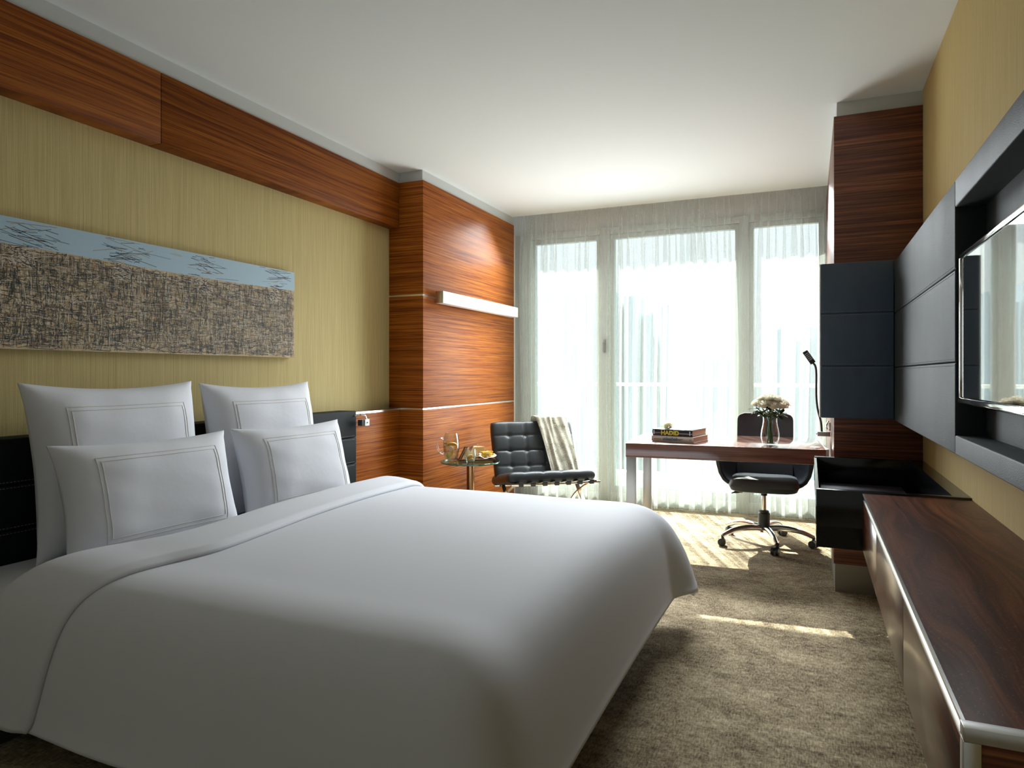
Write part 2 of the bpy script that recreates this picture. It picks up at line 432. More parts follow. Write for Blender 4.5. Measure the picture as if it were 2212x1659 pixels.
def params(a0, a1, n0, neg, pos, n1):
    out = [(a0, -k / n1) for k in range(n1, 0, -1)] if neg else []
    out += [(lerp(a0, a1, k / n0), 0) for k in range(n0 + 1)]
    if pos: out += [(a1, k / n1) for k in range(1, n1 + 1)]
    return out
PX = params(-2.0, XF, 36, False, True, 26); PY = params(YN, YR, 48, True, True, 26)
b = MB()
b._skin([[b.bm.verts.new(drape(cx, cy, dx, dy)) for cy, dy in PY] for cx, dx in PX], False)
duvet = b.build('duvet', M['sheet'], ang=180)
md = duvet.modifiers.new('thick', 'SOLIDIFY'); md.thickness = .022; md.offset = -1
tag(duvet, 'large smooth white duvet covering the bed, its top edge folded back below the pillows', 'duvet')
def ipx(cy, dy, P):
    t = (cy - YN) / (YR - YN) + dy * .22
    n = len(P) - 2; i = 0
    while i < n and t > P[i + 1][0]: i += 1
    t0, v0 = P[i]; t1, v1 = P[i + 1]; q = max(0, min(1, (t - t0) / (t1 - t0)))
    m0 = (v1 - P[max(i - 1, 0)][1]) / (t1 - P[max(i - 1, 0)][0]) * (t1 - t0); k = min(i + 2, n + 1); m1 = (P[k][1] - v0) / (P[k][0] - t0) * (t1 - t0)
    return v0 * (1 + 2 * q) * (1 - q) ** 2 + m0 * q * (1 - q) ** 2 + v1 * q * q * (3 - 2 * q) + m1 * q * q * (q - 1)
rows = []; NC = 26
for k in range(NC + 1):
    c = k / NC; rw = []
    for cy, dy in PY:
        xc = ipx(cy, dy, ((-.25, -1.99), (-.1, -1.90), (0, -1.83), (.12, -1.79), (.5, -1.86), (1.0, -1.935), (1.25, -1.96)))
        xh = ipx(cy, dy, ((-.25, -2.50), (-.1, -2.28), (.12, -2.08), (.5, -2.12), (1.0, -2.19), (1.25, -2.22)))
        off = .007 + .020 * sm(c / .10) + .014 * sm(c * 1.6)
        p = drape(lerp(xc, xh, c), cy, 0, dy, off)
        e = max(0, (c - .72) / .28)
        p.z -= (e ** 1.8) * .10 * (1 - .7 * sm((abs(dy) - .35) / .4))
        rw.append(b_ := p)
    rows.append(rw)
b = MB(); b._skin([[b.bm.verts.new(p) for p in rw] for rw in rows], False)
cu = b.build('turned_back_edge', M['sheet'], duvet, ang=180)
md = cu.modifiers.new('thick', 'SOLIDIFY'); md.thickness = .012; md.offset = -1

def pillow(name, W, H, T, loc, tilt, rz, label):
    """stands on its long edge, face towards +x, leaning back on -x"""
    root = thing(name, label, 'pillow', loc, 0, None)
    Mx = Matrix.Rotation(rz, 4, 'Z') @ Matrix.Rotation(-tilt, 4, 'Y')
    r = random.Random(label)
    k1, k2 = r.uniform(0, 6), r.uniform(0, 6)
    def surf(u, v, side, off=0):
        pin = .085
        y = W / 2 * u * (1 - pin * (1 - v * v) * abs(u) ** 2.5)
        z = H / 2 + H / 2 * v * (1 - pin * (1 - u * u) * abs(v) ** 2.5)
        th = T / 2 * (max(0, (1 - u ** 4)) ** .62) * (max(0, (1 - v ** 4)) ** .62) + .003
        th *= 1 + .05 * math.sin(3 * u + k1) * math.cos(2.4 * v + k2)
        th += .004 * math.sin(9 * u + 5 * v + k1) * math.sin(7 * v - 3 * u + k2) * (abs(u) + abs(v)) * .5 * min(1, 8 * (1 - abs(u))) * min(1, 8 * (1 - abs(v)))
        return Mx @ Vector((side * (th + off), y, z))
    b = MB(); n = 41
    fr = [[b.bm.verts.new(surf(-1 + 2 * i / (n - 1), -1 + 2 * j / (n - 1), 1)) for j in range(n)] for i in range(n)]
    bk = [[b.bm.verts.new(surf(-1 + 2 * i / (n - 1), -1 + 2 * j / (n - 1), -1)) for j in range(n)] for i in range(n)]
    b._skin(fr, False); b._skin(bk, False)
    def rim(A): return [A[i][0] for i in range(n)] + [A[n - 1][j] for j in range(1, n)] + [A[i][n - 1] for i in range(n - 2, -1, -1)] + [A[0][j] for j in range(n - 2, 0, -1)]
    b._skin([rim(fr), rim(bk)], True)
    pc = b.build('pillowcase', M['pillow'], root, ang=60)
    b = MB()
    for ins in (.0, .052):
        a, c = .70 - ins * .62 / W, .70 - ins * .62 / H
        path = [(lerp(-a, a, t / 30), c) for t in range(31)] + [(a, lerp(c, -c, t / 30)) for t in range(1, 31)] + [(lerp(a, -a, t / 30), -c) for t in range(1, 31)] + [(-a, lerp(-c, c, t / 30)) for t in range(1, 30)]
        P = [surf(u, v, 1, .0006) for u, v in path]
        b.tube(P + [P[0]], .0013, 6, False)
    b.build('embroidered_border', M['thread'], pc)
    return root
pillow('pillow', .765, .675, .20, (-2.562, 1.955, .50), R(9), 0, 'large square white pillow leaning on the headboard, nearest the camera')
pillow('pillow', .765, .665, .20, (-2.562, 2.765, .50), R(9), 0, 'large square white pillow leaning on the headboard, farther from the camera')
pillow('pillow', .755, .455, .19, (-2.33, 1.915, .505), R(14), R(-3), 'small oblong white pillow standing in front of the nearer square pillow')
pillow('pillow', .745, .455, .19, (-2.33, 2.735, .505), R(14), R(-2), 'small oblong white pillow standing in front of the farther square pillow')

# headboard
hb = thing('headboard', 'black leather headboard with horizontal stitched seams behind the white pillows', 'headboard', (XL, 0, 0))
zz = [.0, .441, .612, .783, .958]
for i in range(4): MB().box(.001, .14, .75, 3.727, zz[i] + .001, zz[i + 1] - .001, .006, 3).build('leather_panel', M['leather_bed'], hb)
def dashes(b, axis, a0, a1, fix, z, dz, step=.013, ln=.0085, th=.0012):
    n = int((a1 - a0) / step)
    for s_ in (-1, 1):
        for k in range(n):
            a = a0 + k * step
            if axis == 'y': b.box(fix - .0006, fix + .0008, a, a + ln, z + s_ * dz - th, z + s_ * dz + th)
            else: b.box(a, a + ln, fix - .0008, fix + .0006, z + s_ * dz - th, z + s_ * dz + th)
for z in zz[1:4]:
    b = MB(); dashes(b, 'y', .80, 3.72, .14, z, .011); b.build('stitching', M['stitch'], hb, False)

# bedside reading light
rl = thing('reading_light', 'small chrome bedside reading light on a curved arm at the headboard end', 'lamp', (-2.745, 3.735, .905))
MB().tube(bez([(0, -.03, .02), (.02, -.008, .028), (.045, .012, .022), (.055, .02, -.005)]), .0055, 10).build('arm', M['chrome'], rl)
lh = MB().box(.02, .055, -.028, .045, -.045, -.006, .002).build('lamp_head', M['dkgrey'], rl)
b = MB().box(.055, .061, -.003, .045, -.047, -.004, .001); b.build('face_plate', M['white'], lh)
MB().box(.061, .063, .016, .028, -.031, -.021).build('switch', M['black'], lh)

# ------------------------------------------------------------------ artwork
art = thing('wall_painting', 'long unframed canvas of a pale blue strip above dense tan and dark hatching', 'painting', (XL, 0, 0))
def paint_base():
    t = NT('canvas_ground'); n1 = t.noise(t.coord((1, 14, 26)), 1, 5, .7); n2 = t.noise(t.coord((1, 4, 5)), 1, 3)
    f = t.math('ADD', t.math('MULTIPLY', n1, .65), t.math('MULTIPLY', n2, .35))
    return t.done(t.bsdf(t.ramp(f, [(.35, (.30, .21, .11)), (.5, (.52, .40, .245)), (.65, (.66, .54, .37))]), .7, 0, .3))
MA = [paint_base(), plain('pale_blue_paint', (.36, .51, .61), .6), plain('dark_teal_ink', (.008, .016, .015), .6), plain('tan_stroke', (.36, .23, .11), .6), plain('cream_stroke', (.62, .54, .44), .6)]
AY0, AY1, AZ0, AZ1 = .95, 3.25, 1.298, 1.812
b = MB().box(0, .038, AY0, AY1, AZ0, AZ1, mi=0)
zb = lambda y: AZ1 - .112 - .006 * math.sin(3 * y)
b.poly([(.0384, AY0, AZ1)] + [(.0384, lerp(AY0, AY1, k / 24), zb(lerp(AY0, AY1, k / 24))) for k in range(25)] + [(.0384, AY1, AZ1)], 1)
r = random.Random(21); XS = .0387
def stroke(y, z, ang, ln, w, mi, x=XS):
    y0, z0, y1, z1 = y, z, y + ln * math.cos(ang), z + ln * math.sin(ang)
    if not (AY0 + .002 < y1 < AY1 - .002 and AZ0 + .002 < z1 < AZ1 - .002): return
    nx, nz = -math.sin(ang) * w / 2, math.cos(ang) * w / 2
    b.poly([(x, y0 - nx, z0 - nz), (x, y1 - nx, z1 - nz), (x, y1 + nx, z1 + nz), (x, y0 + nx, z0 + nz)], mi)
for k in range(14000):
    y = r.uniform(AY0 + .01, AY1 - .01); zt = zb(y); z = AZ0 + .004 + (zt - AZ0 - .01) * r.random()
    kind = r.random()
    if kind < .38: a = R(90) + r.gauss(0, .10); ln = r.uniform(.015, .06)
    elif kind < .62: a = r.gauss(0, .14); ln = r.uniform(.02, .10)
    else: a = r.uniform(0, PI); ln = r.uniform(.01, .035)
    if z + ln * math.sin(a) > zt + .002: continue
    mi = r.choices((2, 3, 4), (.68, .12, .20))[0]
    stroke(y, z, a, ln, r.uniform(.0010, .0020), mi, XS + .00002 * (k % 9))
tufts = (1.70, 2.13, 2.57, 3.08)
for yc in tufts:
    for k in range(46):
        y = yc + r.uniform(-.035, .035); stroke(y - .02, zb(y) - r.uniform(.004, .075), r.gauss(.1, .35), r.uniform(.02, .05), .0028, 4, XS + .0003)
    for k in range(16):
        y = yc + r.uniform(-.05, .05); stroke(y - .02, zb(y) - r.uniform(.0, .07), r.gauss(-.3, .4), r.uniform(.02, .06), .0014, 2, XS + .0004)
    for k in range(34):
        z = r.uniform(zb(yc) + .004, AZ1 - .006); ln = r.choice((.03, .05, .07, .12, .2)) * r.uniform(.6, 1.1)
        stroke(yc + r.gauss(.02, .05) - ln / 2, z, r.gauss(-.04, .16), ln, r.uniform(.0012, .0022), 2 if r.random() < .8 else 3, XS + .0003)
for k in range(26): stroke(2.385 + k * .0024 + r.uniform(0, .001), AZ1 - .030 + r.uniform(-.003, .003), R(90) + r.gauss(0, .5), .009, .0011, 4, XS + .0003)
b.build('canvas', MA, art, False, fix=False)

# wall lamp bar on the timber column
wl = thing('wall_lamp', 'long white bar lamp mounted on the timber column', 'lamp', (XC, 4.45, 1.775))
MB().box(.03, .095, 0, 1.42, -.046, .044, .002).build('lamp_body', M['white'], wl)
MB().box(0, .03, .10, 1.34, -.02, .02).build('mounting_bracket', M['steel'], wl)
MB().box(.029, .0955, -.003, 0, -.046, .044, .001).build('end_cap', M['metal'], wl)

# ------------------------------------------------------------------ right side: leather wall panel, TV
tp = thing('leather_wall_panel', 'slate leather wall panel with a sunken frame around the television', 'wall panel', (0, 0, 0))
PZ = [.959, 1.235, 1.513, 1.780]; RX0, RX1 = .397, XR
for i in range(3): MB().box(RX0, RX1, 2.401, 3.998, PZ[i] + .001, PZ[i + 1] - .001, .005, 3).build('padded_section', M['leather_panel'], tp)
PY0 = .75; zl, zh = 1.017, 1.698
MB().box(RX0, RX1, PY0, 2.400, .96, zl, .004, 3).build('lower_rail', M['leather_panel'], tp)
MB().box(RX0, RX1, PY0, 2.400, zh, 1.779, .004, 3).build('upper_rail', M['leather_panel'], tp)
MB().box(RX0, RX1, PY0, PY0 + .25, zl, zh, .004, 3).build('side_rail', M['leather_panel'], tp)
MB().box(.475, RX1, PY0 + .25, 2.400, zl, zh).build('recess_back', M['leather_panel'], tp)
for z in PZ[1:3]:
    b = MB(); dashes(b, 'y', 2.42, 3.98, RX0, z, .010); b.build('stitching', M['stitchd'], tp, False)
tv = thing('television', 'wall television with silver bezel and dark reflecting screen in the leather recess', 'television', (0, 0, 0))
TY0, TY1, TZ0, TZ1 = 1.52, 2.385, 1.128, 1.55
MB().box(.412, .450, TY0, TY1, TZ0, TZ1, .008, 3).build('casing', M['black'], tv)
b = MB()
b.box(.404, .416, TY0, TY1, TZ1 - .012, TZ1 + .002, .003).box(.404, .416, TY1 - .010, TY1 + .002, TZ0, TZ1, .003).box(.404, .416, TY0 - .002, TY0 + .010, TZ0, TZ1, .003)
b.build('bezel', M['chrome'], tv)
MB().box(.400, .416, TY0, TY1, TZ0 - .016, TZ0 + .004, .006, 3).build('lower_bezel', M['chrome'], tv)
MB().box(.4085, .4135, TY0 + .012, TY1 - .012, TZ0 + .005, TZ1 - .013).build('screen', M['screen'], tv)
MB().box(.450, .476, 1.75, 2.1, 1.22, 1.46).build('wall_mount', M['black'], tv)

# leather wing in front of the right column
wg = thing('leather_wing_panel', 'midnight leather panel standing out across the right timber column beside the desk lamp', 'wall panel', (0, 0, 0))
for i in range(3): MB().box(.052, .396, 4.0, YD, PZ[i] + .008, PZ[i + 1] + .007, .005, 3).build('padded_section', M['leather_navy'], wg)
MB().box(.046, .052, 4.002, YD - .01, .968, 1.786, .001).build('lit_edge_strip', M['white'], wg)  # white strip imitates the light on the wing's left leather face
for z in PZ[1:3]:
    b = MB(); dashes(b, 'x', .06, .39, 4.0, z + .008, .010); b.build('stitching', M['stitch'], wg, False)

# ------------------------------------------------------------------ minibar tray box and credenza
tb = thing('stone_tray_box', 'black speckled stone box with a sunken tray between the credenza and right column', 'tray box', (0, 0, 0))
bx0, bx1, by0, by1, bz0, bz1 = .022, XR, 2.972, YD, .514, .744
b = MB().box(bx0, bx1, by0, by1, bz0, .598)
b.box(bx0, bx1, by0, by0 + .03, .598, bz1, .001).box(bx0, bx1, by1 - .03, by1, .598, bz1, .001).box(.488, bx1, by0 + .03, by1 - .03, .598, bz1)
b.build('box_body', M['stone'], tb)
MB().box(bx0 - .002, bx0 + .01, by0 + .03, by1 - .03, .598, bz1 - .004).build('side_glass', M['stone'], tb)
MB().box(.05, .44, by0 + .05, by1 - .05, .598, .606, .002).build('tray_mat', M['mat'], tb)
cz = thing('credenza', 'long floating dark wood credenza with metal edging along the right wall', 'credenza', (0, 0, 0))
cx0, cy0, cy1, cz0, cz1 = .186, 1.055, 2.971, .518, .737
MB().box(cx0 + .002, XR, cy0 + .024, cy1, cz1 - .004, cz1).build('top', M['wood_top'], cz)
MB().box(cx0 + .026, XR, cy0 + .024, cy1, cz0 + .004, cz1 - .004).build('body', M['wood_front'], cz)
MB().box(cx0 - .001, cx0 + .004, cy0 + .02, cy1, cz1 - .004, cz1 + .0008).box(cx0 - .001, cx0 + .004, cy0 + .02, cy1, cz1 - .0245, cz1 - .0205).build('edge_channel', M['silver'], cz)
MB().box(cx0 + .004, cx0 + .022, cy0 + .02, cy1, cz1 - .026, cz1 - .0045).build('edge_groove', M['basegrey'], cz)
js = [cy0 + .024, 1.706, 2.365, cy1]
for i in range(3): MB().box(cx0, cx0 + .022, js[i] + .002, js[i + 1] - .002, cz0, cz1 - .026, .001).build('drawer', M['wood_front'], cz)
b = MB().box(cx0 - .002, XR, cy0, cy0 + .024, cz1 - .018, cz1 + .001, .001).box(cx0 - .002, cx0 + .018, cy0, cy0 + .024, cz0, cz1 - .018, .001).box(cx0 - .002, XR, cy0, cy0 + .024, cz0, cz0 + .018, .001)
b.build('end_frame', M['metal'], cz)
MB().box(cx0 + .018, XR, cy0 + .006, cy0 + .024, cz0 + .018, cz1 - .018).build('end_panel', M['wood_shaded'], cz)

# ------------------------------------------------------------------ desk
dk = thing('desk', 'dark red wood desk on flat steel legs joined to the right column', 'desk', (-1.106, 4.385, 0), R(3.6))
DW, DD = 1.195, .80
MB().box(0, DW, 0, DD, .658, .75, .002).build('desktop', M['wood_desk'], dk)
for y in (.03, DD - .09): MB().box(.0, .062, y, y + .06, 0, .658, .002).build('leg', M['steel'], dk)
MB().box(.01, .052, .03, DD - .03, .64, .657).build('leg_brace', M['steel'], dk)
MB().box(DW, DW + .018, .01, DD - .02, .64, .752, .001).build('end_rail', M['metal'], dk)
g = MB().lathe([(0, .0), (.026, 0), (.030, .003), (.026, .005), (.018, .0055), (0, .005)], (DW - .05, .11, .75), 28); g.build('cable_grommet', M['steel'], dk)

# books
def book(name, loc, rz, W, D, H, cover, pages, label):
    t = thing(name, label, 'book', loc, rz, 'books stacked on the desk')
    b = MB().box(0, W, .002, D, 0, .003, .0008).box(0, W, .002, D, H - .003, H, .0008)
    b.grid(lambda u, v: (lerp(0, W, u), .003 - .006 * math.sin(PI * v), lerp(0, H, v)), 2, 9)
    b.grid(lambda u, v: (lerp(0, W, u), .0055 - .006 * math.sin(PI * v), lerp(0.001, H - .001, v)), 2, 9)
    cv = b.build('cover', cover, t)
    MB().box(.005, W - .004, .006, D - .006, .003, H - .003).build('pages', pages, t)
    return cv
def pgs():
    t = NT('page_edges'); f = t.noise(t.coord((2, 2, 900)), 1, 2)
    return t.done(t.bsdf(t.ramp(f, [(.35, (.45, .38, .30)), (.65, (.78, .70, .60))]), .8))
M['pages'] = pgs()
def text(body, size, mat, parent, x, y, z, name, bold=0., sx=1.):
    cu_ = bpy.data.curves.new(name, 'FONT'); cu_.body = body; cu_.size = size; cu_.extrude = .0002; cu_.offset = bold
    o = bpy.data.objects.new(name, cu_); COL.objects.link(o); o.parent = parent
    o.rotation_euler = (R(90), 0, 0); o.location = (x, y, z); o.scale = (sx, 1, 1)
    me = bpy.data.meshes.new_from_object(o.evaluated_get(bpy.context.evaluated_depsgraph_get())); me.name = name
    m_ = bpy.data.objects.new(name, me); COL.objects.link(m_); m_.parent = parent; m_.rotation_euler = o.rotation_euler; m_.location = o.location; m_.scale = o.scale
    me.materials.clear(); me.materials.append(mat); bpy.data.objects.remove(o); return m_
M['bk_dark'] = plain('glossy_charcoal_cover', (.02, .022, .026), .2, Coat__Weight=1.); M['bk_pale'] = plain('pale_grey_cover', (.80, .78, .73), .45)
M['yellow'] = plain('yellow_print', (.80, .68, .03), .4); M['blue'] = plain('blue_print', (.04, .20, .42), .4); M['print'] = plain('grey_print', (.12, .12, .12), .5)
bk2 = book('book', (-.975, 4.575, .751), R(-11.5), .290, .285, .038, M['bk_pale'], M['pages'], 'pale grey book with blue unleashed title, bottom of the two on the desk')
text('unleashed', .030, M['blue'], bk2, .080, -.0045, .012, 'title_lettering', .0006, .84)
b = MB(); r = random.Random(4)
for k in range(9): b.box(.018 + k * .0056, .0220 + k * .0056, -.0038, -.0030, .016, .0195)
b.build('small_print', M['print'], bk2, False); b = MB()
for ln, z in ((9, .021), (7, .0135)):
    for k in range(ln): b.box(.170 + k * .0055, .1742 + k * .0055, -.0040, -.0030, z, z + .0036)
b.build('small_print', M['print'], bk2, False)
b = MB().tube([(.262, -.0035, .015), (.262, -.0035, .024), (.268, -.0035, .016), (.270, -.0035, .024)], .0007, 6).tube([(.274 + .005 * math.cos(a), -.0035, .019 + .005 * math.sin(a)) for a in [R(40 + 30 * k) for k in range(10)]], .0007, 6)
b.build('publisher_mark', M['print'], bk2)
bk1 = book('book', (-.970, 4.580, .7895), R(-11.5), .276, .270, .044, M['bk_dark'], M['pages'], 'charcoal book with yellow HADID title, top of the two on the desk')
text('HADID', .038, M['yellow'], bk1, .062, -.0050, .0085, 'title_lettering', .0016, 1.05)
for x in (.010, .258): MB().box(x, x + .004, -.0042, -.0032, .010, .036).build('spine_mark', M['metal'], bk1, False)

# roses
t = NT('cream_petal'); _d = t.n('ShaderNodeBsdfDiffuse', Color=(.86, .83, .72, 1)); _t = t.n('ShaderNodeBsdfTranslucent', Color=(.86, .82, .64, 1)); _m = t.n('ShaderNodeMixShader', Fac=.4); t.l(_d.outputs[0], _m.inputs[1]); t.l(_t.outputs[0], _m.inputs[2])
M['petal'] = t.done(_m.outputs[0]); M['leaf'] = plain('rose_leaf', (.035, .10, .022), .5); M['leaf2'] = plain('bright_leaf', (.16, .36, .03), .5); M['stem'] = plain('rose_stem', (.07, .17, .035), .5)
def bloom_mb(rad, seed, open_=1.):
    b = MB(); r = random.Random(seed)
    for k in range(17):
        t = k / 16; ang = k * 2.4 + r.uniform(-.2, .2); rr = rad * (.16 + .62 * t); h = rad * (1.5 - .35 * t); wide = .9 + .5 * t
        flare = lerp(-.1, .62, t) * open_ + r.uniform(-.06, .06)
        def f(u, v, ang=ang, rr=rr, h=h, wide=wide, flare=flare):
            w = (u - .5) * 2
            a = ang + w * wide * (.45 + .55 * math.sin(PI * min(1, .25 + v * .6)))
            z = h * v * (1 - .16 * w * w)
            rad_ = rr * (.35 + .65 * math.sin(PI / 2 * min(1, v * 1.5))) + flare * rad * .75 * v ** 2.5 + .03 * rad * w * w
            return (rad_ * math.cos(a), rad_ * math.sin(a), z - rad * .9 - (flare * rad * .28 * v ** 6 if flare > .3 else 0))
        b.grid(f, 7, 6)
    return b
def leaf_mb(b, p, d, up, L, mi=0):
    p, d, up = Vector(p), Vector(d).normalized(), Vector(up); s_ = d.cross(up).normalized(); n_ = s_.cross(d)
    def f(u, v):
        w = math.sin(PI * u ** .8) * .30 * L * (v - .5) * 2
        return p + d * (u * L) + s_ * w + n_ * (-.25 * L * u * u + abs(v - .5) * .12 * L)
    b.grid(f, 9, 5, mi)
VX, VY, VZ = -.232, 4.605, .751
def rose(tip, base, rad, seed, label, group):
    t = thing('white_rose', label, 'rose', base, 0, group)
    dv = Vector(tip) - Vector(base)
    rot = Vector((0, 0, 1)).rotation_difference(Vector((dv.x, dv.y, dv.z * .75))).to_matrix().to_4x4()
    b = bloom_mb(rad, seed); b.bm.transform(Matrix.Translation(dv) @ rot); b.build('bloom', M['petal'], t, ang=80)
    b = MB(); q = dv * 1.0 - Vector((0, 0, rad)); b.tube(bez([(0, 0, 0), (dv.x * .25, dv.y * .25, dv.z * .55), tuple(q)], 6), .0028, 8); b.build('stem', M['stem'], t)
    b = MB(); r = random.Random(seed + 50)
    for k in range(5):
        a = r.uniform(0, 2 * PI); leaf_mb(b, q * r.uniform(.78, .98), (math.cos(a), math.sin(a), r.uniform(-.5, .3)), (0, 0, 1), r.uniform(.035, .055))
    b.build('leaves', M['leaf'], t)
RL = 'cream white rose in the bouquet of the glass vase on the desk'
k = 0
for ring, n, rr, h in ((0, 1, 0, .312), (1, 6, .047, .298), (2, 9, .088, .266)):
    for i in range(n):
        a = 2 * PI * i / n + ring * .4
        rose((VX + rr * math.cos(a), VY + rr * math.sin(a), VZ + h + .008 * math.sin(5 * i)), (VX - .018 * math.cos(a) * min(1, ring), VY - .018 * math.sin(a) * min(1, ring), VZ + .012), (.033), 100 + k, RL, 'roses in the vase'); k += 1
vs = thing('flower_vase', 'clear glass vase part-filled with water on the desk before the office chair', 'vase', (VX, VY, .751))
po = [(.0, .0), (.036, 0), (.042, .004), (.050, .02), (.056, .045), (.0565, .065), (.053, .095), (.046, .125), (.0425, .150), (.043, .172), (.047, .200), (.049, .208)]
pi_ = [(r_ - .0022, z) for r_, z in po[:1:-1]]
MB().lathe(po + [(.0478, .2095)] + pi_[:-1] + [(.03, .010), (0, .009)]).build('glass_body', M['glass'], vs)
MB().lathe([(0, .0105), (.034, .0105), (.046, .022), (.053, .045), (.0538, .06), (0, .06)], n=36).build('water', M['water'], vs)
# rose lying on the books
t = thing('white_rose', 'single open white rose with a bright leaf lying on the charcoal book', 'rose', (-.872, 4.60, .8335))
b = bloom_mb(.026, 5, 1.3); b.bm.transform(Matrix.Translation((0, 0, .026)) @ Matrix.Rotation(R(55), 4, 'X')); b.build('bloom', M['petal'], t, ang=80)
b = MB().tube([(0, .02, .012), (-.03, .05, .004), (-.05, .09, .004)], .0022, 8); b.build('stem', M['stem'], t)
b = MB(); leaf_mb(b, (-.016, .0, .010), (-1, 0, .35), (0, -.5, 1), .036); leaf_mb(b, (-.01, .0, .006), (-.7, -.3, .0), (0, -.3, 1), .03); b.build('leaf', M['leaf2'], t)

# gooseneck desk lamp on the column side
dl = thing('desk_lamp', 'dark gooseneck reading lamp rising from a grey wall bracket beside the desk', 'lamp', (.12, 4.75, .82))
MB().box(-.078, -.004, -.03, .03, -.012, .016, .002).build('wall_bracket', M['steel'], dl)
MB().cyl((-.078, 0, .0), (-.084, 0, 0), .004).build('knob', M['black'], dl)
MB().tube(bez([(-.052, 0, .014), (-.058, 0, .08), (-.075, 0, .15), (-.084, 0, .24), (-.084, 0, .38), (-.09, 0, .43), (-.104, 0, .452)], 10), .0065, 12).build('gooseneck', M['dkgrey'], dl)
b = MB(); Mh = Matrix.Translation((-.104, 0, .452)) @ Matrix.Rotation(R(-33), 4, 'Y')
b.box(-.017, .017, -.016, .016, -.004, .088, .004, 2, M=Mh)
lh = b.build('lamp_head', M['black'], dl)
b = MB()
for k in range(5): b.box(-.012, .013, -.0175, -.016, .022 + k * .011, .027 + k * .011, M=Mh)
b.build('vents', M['steel'], lh)
MB().box(-.012, -.002, -.012, .012, .022, .075, .003).tube(bez([(-.02, 0, .03), (-.026, 0, .055), (-.012, 0, .085)], 6), .005, 8).build('plug', M['chrome'], dl)

# ------------------------------------------------------------------ office chair
oc = thing('office_chair', 'black upholstered office chair on a five star chrome base behind the desk', 'office chair', (-.300, 5.15, 0), R(2))
def star(k): a = R(-74 + 72 * k); return math.cos(a), math.sin(a)
for k in range(5):
    c_, s_ = star(k)
    P = bez([(.02 * c_, .02 * s_, .105), (.12 * c_, .12 * s_, .118), (.24 * c_, .24 * s_, .105), (.325 * c_, .325 * s_, .072)], 6)
    b = MB(); b.tube(P, [lerp(.026, .015, i / (len(P) - 1)) for i in range(len(P))], 12); lg = b.build('base_arm', M['chrome'], oc)
    b = MB().cyl((.322 * c_, .322 * s_, .075), (.322 * c_, .322 * s_, .045), .010)
    px, py = .322 * c_ + .012 * s_, .322 * s_ - .012 * c_
    wa = R(-74 + 72 * k + 60); ax = Vector((math.cos(wa), math.sin(wa), 0)); ce = Vector((px, py, .027))
    b.box(px - .012, px + .012, py - .012, py + .012, .03, .056, .004)
    cst = b.build('caster', M['black'], oc)
    for sgn in (-1, 1): MB().cyl(ce + ax * (.006 * sgn), ce + ax * (.024 * sgn), .027, n=24).build('wheel', M['black'], cst)
MB().lathe([(0, .085), (.040, .085), (.040, .215), (.034, .222), (.034, .232), (.026, .236), (0, .236)], n=28).build('column_sleeve', M['dkgrey'], oc)
MB().cyl((0, 0, .23), (0, 0, .36), .0145, n=20).build('gas_lift', M['chrome'], oc)
MB().lathe([(0, .34), (.022, .34), (.022, .385), (.09, .39), (.09, .40), (0, .40)], n=24).build('tilt_mechanism', M['black'], oc)
b = MB().tube(bez([(-.06, -.05, .385), (-.10, -.06, .372), (-.15, -.07, .368)], 6), .004, 8)
b.tube(bez([(-.14, -.07, .369), (-.18, -.075, .366), (-.215, -.08, .355)], 6), [.008] * 4 + [.0105] * 4 + [.008, .006, .005, .004, .003], 10)
b.build('height_lever', M['black'], oc)
def rsq(u, v, p=5):  # square -> rounded square
    return u * (1 - .10 * abs(v) ** p), v * (1 - .10 * abs(u) ** p)
def seat_mb(top):
    b = MB(); n = 33
    def f(i, j, s_):
        u, v = -1 + 2 * i, -1 + 2 * j; x, y = rsq(u, v)
        e = (max(0, 1 - abs(u) ** 6) * max(0, 1 - abs(v) ** 6)) ** .35
        if top: z = .425 + (.052 * e - .010 * (1 - u * u) * (1 - v * v)) if s_ > 0 else .425
        else: z = .425 if s_ > 0 else .425 - .045 * e
        return (.232 * x, -.005 + .235 * y, z)
    A = b.grid(lambda i, j: f(i, j, 1), n, n); b.grid(lambda i, j: f(i, j, -1), n, n)
    bmesh.ops.remove_doubles(b.bm, verts=b.bm.verts[:], dist=.0003)
    return b
seat_mb(True).build('seat_cushion', M['seatcloth'], oc, ang=60); seat_mb(False).build('seat_base', M['office'], oc, ang=60)
def slab(f, nu, nv):
    """closed sheet: f(u, v, side) for side 0/1"""
    b = MB(); A = [[b.bm.verts.new(f(i / (nu - 1), j / (nv - 1), 0)) for j in range(nv)] for i in range(nu)]; B = [[b.bm.verts.new(f(i / (nu - 1), j / (nv - 1), 1)) for j in range(nv)] for i in range(nu)]
    b._skin(A, False); b._skin(B, False)
    b._skin([[r_[0] for r_ in A], [r_[0] for r_ in B]], False); b._skin([[r_[-1] for r_ in A], [r_[-1] for r_ in B]], False); b._skin([A[0], B[0]], False); b._skin([A[-1], B[-1]], False)
    return b
def rnd_edge(o, w=.012):
    md = o.modifiers.new('bev', 'BEVEL'); md.width = w; md.segments = 3; md.limit_method = 'ANGLE'; md.angle_limit = R(50)
def backf(u, v, k):
    w = 2 * u - 1; z = lerp(.41, .905, v)
    half = .197 - (.05 - math.sqrt(max(0, .05 ** 2 - max(0, z - .855) ** 2)) if z > .855 else 0)
    return (w * half, .235 + .105 * ((z - .41) / .5) ** 1.2 - .030 * w * w + (.0 if k == 0 else .042), z)
o = slab(backf, 25, 40).build('backrest', M['office'], oc, ang=70); rnd_edge(o)
